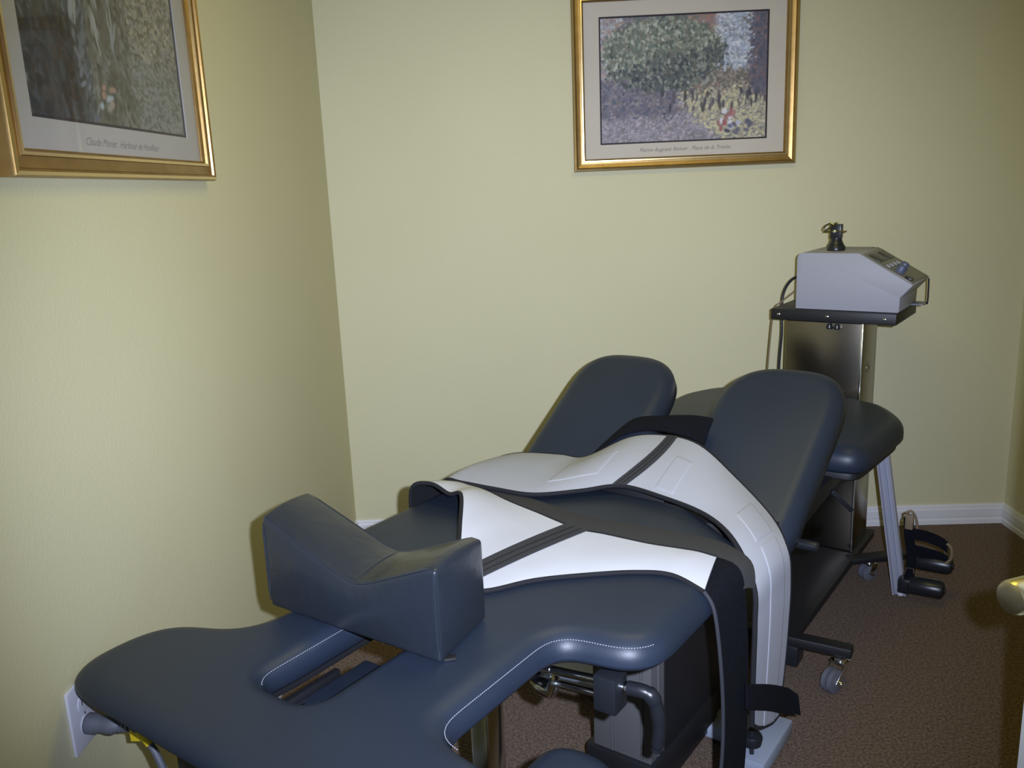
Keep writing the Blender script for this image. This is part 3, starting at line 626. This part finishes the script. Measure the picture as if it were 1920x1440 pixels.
# rounded lower end
for i, row in enumerate(G2g):
    t = (i - (len(G2g) - 8)) / 7
    if t > 0:
        for j, p in enumerate(row):
            x = j / 14 * 2 - 1; p[2] -= 0.026 * t * t * (1 - abs(x) ** 2.5)
G2 = toW(G2g)
b = BM(); sheet(b, G2, 0.008, 1); add('belt_panel', b, [M_OFFW, M_BIND], b2, angle=80)
add('edge_binding', edge_tube(G2, 0.006, (True, True)), M_BIND, b2, angle=80)
add('centre_band', patch(G2, (34.6, 36.2), (36.7, 38.0), 0, 14, 0.0048, 0.003, 1.1), M_STRIPE, b2, angle=80)
for k in (0.3, 0.63):
    lo = (34.6 + 2.1 * k, 36.2 + 1.8 * k); add('band_seam', patch(G2, lo, (lo[0] + 0.15, lo[1] + 0.13), 0, 14, 0.0064, 0.001, 1.1), M_BIND, b2)
for i0, i1, j0, j1 in ((24.0, 31.0, 3.0, 9.2), (40.5, 43.2, 0.8, 9.0), (51.5, 56.2, 4.5, 11.0), (56.8, 84.0, 5.0, 11.2)):
    add('stay_pocket', patch(G2, i0, i1, j0, j1, 0.0046, 0.0016, rim=0.0026), M_OFFW, b2, angle=120)
# black velcro loop round the hanging end
lp = [(0.455, 0.484, 0.456), (0.585, 0.488, 0.388), (0.700, 0.491, 0.320), (0.735, 0.497, 0.293), (0.752, 0.504, 0.276)]
lq = [(0.458, 0.484, 0.394), (0.591, 0.488, 0.318), (0.715, 0.491, 0.238), (0.752, 0.497, 0.222), (0.775, 0.504, 0.208)]
b = BM(); sheet(b, toW(grid_from(lp, lq, 5, 5, 0.0)), 0.005); add('velcro_loop', b, M_VELCRO, b2, angle=80, label='black strap looped round the hanging end')
lp = [(0.752, 0.502, 0.276), (0.765, 0.470, 0.270), (0.70, 0.460, 0.300)]; lq = [(0.775, 0.502, 0.208), (0.790, 0.470, 0.200), (0.72, 0.460, 0.225)]
b = BM(); sheet(b, toW(grid_from(lp, lq, 5, 5, 0.0)), 0.005); add('velcro_loop', b, M_VELCRO, b2, angle=80)
# black inner strap standing between the two leg supports
lp = [(0.93, -0.170, 0.725), (0.985, -0.100, 0.785), (1.01, -0.010, 0.808), (1.02, 0.08, 0.800), (1.0, 0.15, 0.790)]
lq = [(1.02, -0.170, 0.745), (1.06, -0.100, 0.815), (1.08, -0.010, 0.832), (1.09, 0.08, 0.842), (1.06, 0.15, 0.850)]
b = BM(); sheet(b, toW(grid_from(lp, lq, 5, 5, 0.004)), 0.006); add('inner_strap', b, M_VELCRO, b2, angle=80, label='black strap lying between the leg pads')

# ------------------------------------------------------------------ traction unit: base on casters, steel column, shelf
unit = thing('traction_stand', 1.95, 0.16, 'steel column stand with a black shelf and base on casters behind the foot end', 'stand')
b = BM(); boxT(b, 1.30, 2.32, -0.02, 0.318, 0.070, 0.100, 0.004); add('base_plate', b, M_BLACK, unit)
b = BM(); boxT(b, 2.05, 2.262, 0.020, 0.300, 0.100, 0.980, 0.006, 3); add('column', b, M_STEEL, unit, angle=30)
b = BM(); boxT(b, 2.046, 2.054, 0.292, 0.300, 0.102, 0.978, 0.0015); add('corner_trim', b, M_CHROME, unit)
b = BM(); lathe(b, W(2.144, 0.2995, 0.80), P3, [(0, 0.020), (0.0015, 0.020), (0.002, 0.017), (0.001, 0.015)], 24); add('knockout_plug', b, M_STEEL, unit)
b = BM(); boxT(b, 2.03, 2.36, -0.030, 0.412, 0.980, 1.021, 0.003); add('shelf', b, M_BLACK, unit)
for uu in (0.00, 0.178, 0.375):
    b = BM(); lathe(b, W(2.030, uu, 1.000), -A3, [(0, 0.006), (0.003, 0.0055), (0.0045, 0.002)], 14); add('shelf_screw', b, M_CHROME, unit)
b = BM(); lathe(b, W(2.19, -0.030, 1.0), -P3, [(0, 0.005), (0.008, 0.004)], 12); add('shelf_screw', b, M_CHROME, unit)
for s_ in (2.036, 2.036):
    pass
for uu in (0.185, 0.212):
    b = BM(); lathe(b, W(2.038, uu, 0.981), (0, 0, -1), [(0, 0.004), (0.008, 0.004), (0.010, 0.010), (0.022, 0.012), (0.026, 0.009)], 14); add('thumb_screw', b, M_PLAST, unit)
b = BM(); bar(b, W(1.262, 0.10, 0.117), W(1.298, 0.497, 0.117), 0.046, 0.032, 0.005); add('outrigger', b, M_BLACK, unit)
b = BM(); bar(b, W(1.262, 0.10, 0.117), W(1.298, -0.33, 0.117), 0.046, 0.032, 0.005); add('outrigger', b, M_BLACK, unit)
b = BM(); bar(b, W(1.97, 0.26, 0.088), W(2.15, 0.47, 0.094), 0.05, 0.022, 0.004); add('outrigger', b, M_BLACK, unit)
b = BM(); boxT(b, 1.268, 1.335, 0.262, 0.345, 0.028, 0.098, 0.008); add('stop_block', b, M_PLAST, unit)
def caster(s, u, ztop, ang, small=1.0):
    h = WM[unit]; r = 0.030 * small; c = W(s, u, 0.0); fd = (A3 * math.cos(ang) + P3 * math.sin(ang)); sd = Vector((-fd.y, fd.x, 0)); Z = Vector((0, 0, 1))
    root = BM(); lathe(root, c + Z * (ztop - 0.014), Z, [(0, 0.016), (0.006, 0.020), (0.014, 0.020)], 18)
    # fork of two cheeks and a crown
    for k in (-1, 1): bar(root, c + fd * 0.012 + sd * k * 0.021 + Z * (ztop - 0.012), c - fd * (0.008 + 0.030 * (small - 1) / 0.2) + sd * k * 0.021 + Z * r, 0.026, 0.003, 0.001, side=fd)
    bar(root, c - sd * 0.023 + Z * (ztop - 0.014), c + sd * 0.023 + Z * (ztop - 0.014), 0.040, 0.007, 0.002, side=fd)
    o = add('caster', root, M_CHROME, unit, label='bright metal swivel caster')
    for k in (-1, 1):
        w = BM(); lathe(w, c - fd * (0.008 + 0.030 * (small - 1) / 0.2) + sd * (k * 0.010 - 0.008) + Z * r, sd, [(0, r * 0.82), (0.002, r), (0.014, r), (0.016, r * 0.82)], 26); add('wheel', w, M_CORD, o)
    w = BM(); lathe(w, c - fd * (0.008 + 0.030 * (small - 1) / 0.2) - sd * 0.034 + Z * r, sd, [(0, 0.005), (0.004, 0.0075), (0.064, 0.0075), (0.068, 0.005)], 12); add('axle', w, M_CHROME, o)
    return o
caster(1.285, 0.466, 0.101, 0.30, 1.2); caster(2.07, 0.36, 0.078, 0.6); caster(1.285, -0.30, 0.101, 1.0, 1.2); caster(2.22, 0.03, 0.071, 1.0)

# ------------------------------------------------------------------ control console on the shelf
con = thing('traction_console', 2.19, 0.23, 'lavender grey sloping control console standing on the black shelf', 'machine', z=1.021)
pr = [(0.055, 1.022, 0.006), (0.055, 1.228, 0.024), (0.272, 1.228, 0.010), (0.456, 1.120, 0.004), (0.416, 1.075, 0.004), (0.414, 1.022, 0.006)]
PP = rounded(pr, 4); S0, S1 = 2.050, 2.335
def prism(bm, poly, s0, s1, bev=0.0):
    A = [bm.verts.new(W(s0, u, z)) for u, z in poly]; B_ = [bm.verts.new(W(s1, u, z)) for u, z in poly]; n = len(poly)
    f = [bm.faces.new(A), bm.faces.new(B_[::-1])]
    for i in range(n): bm.faces.new((A[i], B_[i], B_[(i + 1) % n], A[(i + 1) % n]))
    bmesh.ops.recalc_face_normals(bm, faces=bm.faces)
    if bev: bmesh.ops.bevel(bm, geom=[e for ff in f for e in ff.edges], offset=bev, segments=2, affect='EDGES', profile=0.5)
    return bm
add('console_case', prism(BM(), PP, S0, S1, 0.003), M_CASE, con, angle=35)
# sloping face plate with display, keys and knob
du, dz = 0.456 - 0.272, 1.120 - 1.228; ln_ = math.hypot(du, dz); nu, nz = -dz / ln_, du / ln_
def slope(t, s, off): return W(s, 0.272 + du * t + nu * off, 1.228 + dz * t + nz * off)
def slab(t0, t1, s0, s1, o0, o1, bev=0.0):
    return hexa(BM(), [slope(t0, s0, o0), slope(t1, s0, o0), slope(t1, s1, o0), slope(t0, s1, o0), slope(t0, s0, o1), slope(t1, s0, o1), slope(t1, s1, o1), slope(t0, s1, o1)], bev)
add('control_panel', slab(0.06, 0.96, S0 + 0.012, S1 - 0.012, -0.002, 0.003, 0.001), M_PANEL, con)
add('display', slab(0.12, 0.34, 2.09, 2.20, 0.003, 0.005, 0.0008), M_PLAST, con)
add('display', slab(0.12, 0.34, 2.22, 2.30, 0.003, 0.005, 0.0008), M_PLAST, con)
for k in range(4):
    add('key', slab(0.44, 0.52, 2.09 + 0.05 * k, 2.12 + 0.05 * k, 0.003, 0.007, 0.001), M_CASE, con)
nv = (P3 * nu + Vector((0, 0, nz)))
for s_, t_ in ((2.12, 0.66), (2.20, 0.62)):
    b = BM(); lathe(b, slope(t_, s_, 0.003), nv, [(0, 0.018), (0.004, 0.018), (0.006, 0.015), (0.022, 0.013), (0.024, 0.010)], 20); add('dial', b, M_KNOBBLUE, con)
add('rocker_switch', slab(0.80, 0.92, 2.075, 2.11, 0.003, 0.010, 0.002), M_PLAST, con)
add('top_label', hexa(BM(), [W(2.27, 0.12, 1.228), W(2.32, 0.12, 1.228), W(2.32, 0.26, 1.228), W(2.27, 0.26, 1.228), W(2.27, 0.12, 1.230), W(2.32, 0.12, 1.230), W(2.32, 0.26, 1.230), W(2.27, 0.26, 1.230)]), M_PANEL, con)
# clear end guard on the right
b = BM(); tube(b, [W(*p) for p in spline([(2.30, 0.414, 1.026), (2.30, 0.452, 1.026), (2.30, 0.460, 1.035), (2.30, 0.459, 1.118)], 4)], 0.003, 8); add('bail', b, M_PLAST, con)
b = BM(); boxT(b, 2.24, 2.33, 0.412, 0.455, 1.026, 1.029, 0.001); add('cord_tray', b, M_PALE, con)
# rope tower with hitch pin on top of the console
tw = thing('rope_post', 2.17, 0.160, 'small black rope post with a wire hitch pin, on top of the console', 'post', z=1.228)
pc = W(2.17, 0.160, 1.228)
b = BM(); lathe(b, pc, (0, 0, 1), [(0, 0.030), (0.003, 0.033), (0.014, 0.033), (0.019, 0.029), (0.032, 0.022), (0.042, 0.0195), (0.046, 0.019)], 24); add('post_base', b, M_PLAST, tw)
b = BM(); hexa(b, [pc + A3 * x * 0.016 + P3 * y * 0.0195 + Vector((0, 0, z)) for z in (0.044, 0.096) for x, y in ((-1, -1), (1, -1), (1, 1), (-1, 1))], 0.003); add('post_block', b, M_PLAST, tw)
b = BM(); tube(b, [pc + P3 * x + A3 * -0.016 + Vector((0, 0, 0.070)) for x in (-0.040, 0.0, 0.040)], 0.0032, 8); add('hitch_pin', b, M_STEEL, tw)
b = BM(); tube(b, [pc + A3 * -0.018 + P3 * x + Vector((0, 0, z)) for x, z in spline([(-0.004, 0.094), (-0.020, 0.099), (-0.036, 0.091), (-0.042, 0.080), (-0.036, 0.074), (-0.022, 0.082), (-0.008, 0.092), (0.002, 0.101), (0.008, 0.099)], 5)], 0.0028, 8); add('pin_ring', b, M_STEEL, tw)
b = BM(); lathe(b, pc - A3 * 0.014 + Vector((0, 0, 0.070)) - P3 * 0.003, -A3, [(0, 0.006), (0.006, 0.006), (0.008, 0.003)], 12); add('pin_stud', b, M_CHROME, tw)

# cables behind the console
cb = BM(); tube(cb, [W(*p) for p in spline([(2.20, 0.052, 1.130), (2.20, 0.020, 1.128), (2.20, -0.016, 1.105), (2.20, -0.040, 1.06), (2.20, -0.046, 1.00), (2.20, -0.043, 0.90), (2.20, -0.050, 0.75), (2.20, -0.045, 0.45), (2.20, -0.030, 0.112)], 6)], 0.0055, 8)
tag(add('power_cable', cb, M_PLAST, base=W(2.2, -0.04, 0.1)), 'thick black cable looping out of the left side of the console', 'cable')
cb = BM(); tube(cb, [W(*p) for p in spline([(2.13, 0.0515, 1.115), (2.13, 0.030, 1.080), (2.12, -0.020, 1.035), (2.11, -0.046, 1.0), (2.11, -0.060, 0.85), (2.12, -0.072, 0.65), (2.12, -0.070, 0.35), (2.12, -0.05, 0.106)], 6)], 0.003, 8)
tag(add('signal_cable', cb, M_TAN, base=W(2.12, -0.06, 0.1)), 'thin brown cable hanging left of the steel column', 'cable')

# ------------------------------------------------------------------ leaning rail with straps and foam rollers
rail = thing('leaning_rail', 1.95, 0.50, 'pale metal rail with black straps and foam rollers leaning against the foot cushion', 'traction rail')
R0, R1 = W(1.955, 0.500, 0.0), W(1.735, 0.528, 0.660)
R0 = W(1.985, 0.492, 0.004); R1 = W(2.058, 0.368, 0.645)
rd = (R1 - R0).normalized(); sd = (A3 * -0.2 + P3).normalized(); sd = (sd - rd * sd.dot(rd)).normalized(); fd_ = sd.cross(rd)
if fd_.y > 0: fd_ = -fd_
b = BM(); bar(b, R0, R1, 0.046, 0.005, 0.001, side=sd); add('rail_web', b, M_CASE, rail)
for k in (-1, 1):
    b = BM(); bar(b, R0 + sd * 0.021 * k + fd_ * 0.008, R1 + sd * 0.021 * k + fd_ * 0.008, 0.005, 0.018, 0.001, side=sd); add('rail_flange', b, M_CASE, rail)
b = BM(); bar(b, R0 + fd_ * 0.006, R1 + fd_ * 0.006, 0.006, 0.008, 0.001, side=sd); add('rail_slot', b, M_PALE, rail)
b = BM(); lathe(b, R0 - rd * 0.002, rd, [(0, 0.010), (0.012, 0.013), (0.03, 0.012), (0.034, 0.008)], 14); add('rail_tip', b, M_PLATE, rail)
def roller(c, d, L_, r, nm='foam_roller'):
    d = Vector(d).normalized(); b_ = BM(); lathe(b_, c, d, [(0, r * 0.55), (0.004, r * 0.85), (0.012, r), (L_ - 0.016, r), (L_ - 0.006, r * 0.9), (L_, r * 0.6)], 24); o = add(nm, b_, M_PLAST, rail)
    w = BM(); lathe(w, c + d * L_, d, [(0, r * 0.35), (0.004, r * 0.3)], 14); add('roller_cap', w, M_BLACK, o)
roller(W(1.965, 0.515, 0.062), (P3 + A3 * 0.05), 0.120, 0.033)
roller(W(2.01, 0.530, 0.140), (P3 + A3 * 0.05), 0.120, 0.032)
def strap(pts, w, th, name='strap', m=None, side=None):
    b_ = BM(); P_ = [Vector(p) for p in pts]; side = side or Vector((0, 0, 1)); G = [[p - side * w / 2, p - side * w / 6, p + side * w / 6, p + side * w / 2] for p in P_]; sheet(b_, G, th); return add(name, b_, m or M_VELCRO, rail, angle=80)
strap([W(*p) for p in spline([(1.955, 0.508, 0.315), (1.955, 0.512, 0.25), (1.96, 0.520, 0.20), (1.965, 0.524, 0.15), (1.965, 0.520, 0.09), (1.965, 0.516, 0.03)], 4)], 0.032, 0.006, 'strap', side=(P3 * 0.9 + A3 * 0.4).normalized())
strap([W(*p) for p in spline([(1.945, 0.525, 0.262), (1.955, 0.565, 0.258), (1.965, 0.610, 0.243), (1.97, 0.635, 0.225)], 4)], 0.040, 0.005)
strap([W(*p) for p in spline([(1.985, 0.515, 0.185), (1.99, 0.56, 0.180), (1.995, 0.61, 0.172), (1.995, 0.635, 0.160)], 4)], 0.042, 0.005)
b = BM(); tube(b, [W(*p) for p in spline([(1.97, 0.630, 0.240), (1.972, 0.644, 0.228), (1.975, 0.648, 0.205), (1.978, 0.645, 0.180), (1.98, 0.630, 0.160)], 4)], 0.005, 8); add('strap_ring', b, M_TAN, rail)
b = BM(); tube(b, [W(*p) for p in spline([(1.945, 0.500, 0.335), (1.947, 0.515, 0.345), (1.95, 0.527, 0.330), (1.955, 0.535, 0.300), (1.958, 0.536, 0.275)], 4)], 0.0045, 8); add('strap_loop', b, M_TAN, rail)
b = BM(); boxT(b, 1.945, 1.957, 0.498, 0.524, 0.275, 0.33, 0.002); add('buckle', b, M_TAN, rail)
b = BM(); tube(b, [W(*p) for p in [(1.955, 0.500, 0.088), (1.955, 0.512, 0.128), (1.955, 0.534, 0.128), (1.955, 0.536, 0.112)]], 0.0032, 8); add('wire_clip', b, M_CHROME, rail)
b = BM(); boxT(b, 1.94, 1.99, 0.487, 0.53, 0.03, 0.085, 0.006); add('roller_bracket', b, M_PLAST, rail)

# ------------------------------------------------------------------ outlet and power plug on the left wall
OY, OZ = 1.353, 0.607
out = empty('wall_outlet', (XL, OY, OZ), 0, 'white duplex power outlet plate low on the left wall', 'outlet')
b = BM(); boxW(b, XL, XL + 0.007, OY - 0.042, OY + 0.042, OZ - 0.063, OZ + 0.063, 0.003); add('cover_plate', b, M_PLATE, out)
for dz_ in (0.021, -0.021):
    b = BM(); lathe(b, (XL + 0.006, OY, OZ + dz_), (1, 0, 0), [(0, 0.0175), (0.0025, 0.0175), (0.003, 0.016)], 24); o = add('socket', b, M_PLATE, out)
    for dy in (-0.006, 0.006):
        b = BM(); boxW(b, XL + 0.0085, XL + 0.0095, OY + dy - 0.0012, OY + dy + 0.0012, OZ + dz_ - 0.002, OZ + dz_ + 0.007); add('socket_slot', b, M_SLOT, o)
b = BM(); lathe(b, (XL + 0.007, OY, OZ), (1, 0, 0), [(0, 0.003), (0.0012, 0.0025)], 10); add('plate_screw', b, M_CHROME, out)
plug = empty('power_plug', (XL + 0.01, OY, OZ - 0.021), 0, 'grey power plug with a yellow tagged cord, in the lower socket of the outlet', 'plug')
pp = Vector((XL + 0.009, OY, OZ - 0.021)); ax = Vector((1, -0.12, -0.02)).normalized()
b = BM(); lathe(b, pp, ax, [(0, 0.0165), (0.003, 0.019), (0.020, 0.0185), (0.028, 0.0155), (0.036, 0.0155), (0.044, 0.0170), (0.054, 0.0165), (0.062, 0.0120), (0.066, 0.0105), (0.0665, 0.0118), (0.069, 0.0118), (0.070, 0.0095), (0.0725, 0.0110), (0.075, 0.0110), (0.076, 0.0088), (0.079, 0.010), (0.082, 0.0098), (0.084, 0.007)], 24); add('plug_body', b, M_CORD, plug, angle=50)
q = pp + ax * 0.084
cp = spline([tuple(q - ax * 0.01), tuple(q), tuple(q + Vector((0.022, -0.008, -0.008))), tuple(q + Vector((0.050, -0.02, -0.040))), tuple(q + Vector((0.072, -0.03, -0.10))), tuple(q + Vector((0.078, -0.02, -0.20))), tuple(q + Vector((0.09, 0.02, -0.36))), tuple(q + Vector((0.12, 0.10, -0.50))), tuple(q + Vector((0.20, 0.2, -0.545)))], 6)
b = BM(); tube(b, cp, 0.0066, 10); add('cord', b, M_CORD, plug)
b = BM(); tube(b, cp[11:17], 0.0078, 10); add('cord_tag', b, M_YEL, plug, label='yellow warning tag')
tp = Vector(cp[11]); b = BM(); hexa(b, [tp + Vector((x, y, z)) for z in (-0.020, 0.003) for x, y in ((-0.016, -0.002), (0.014, -0.002), (0.014, 0.002), (-0.016, 0.002))], 0.001); add('cord_tag_flap', b, M_YEL, plug)
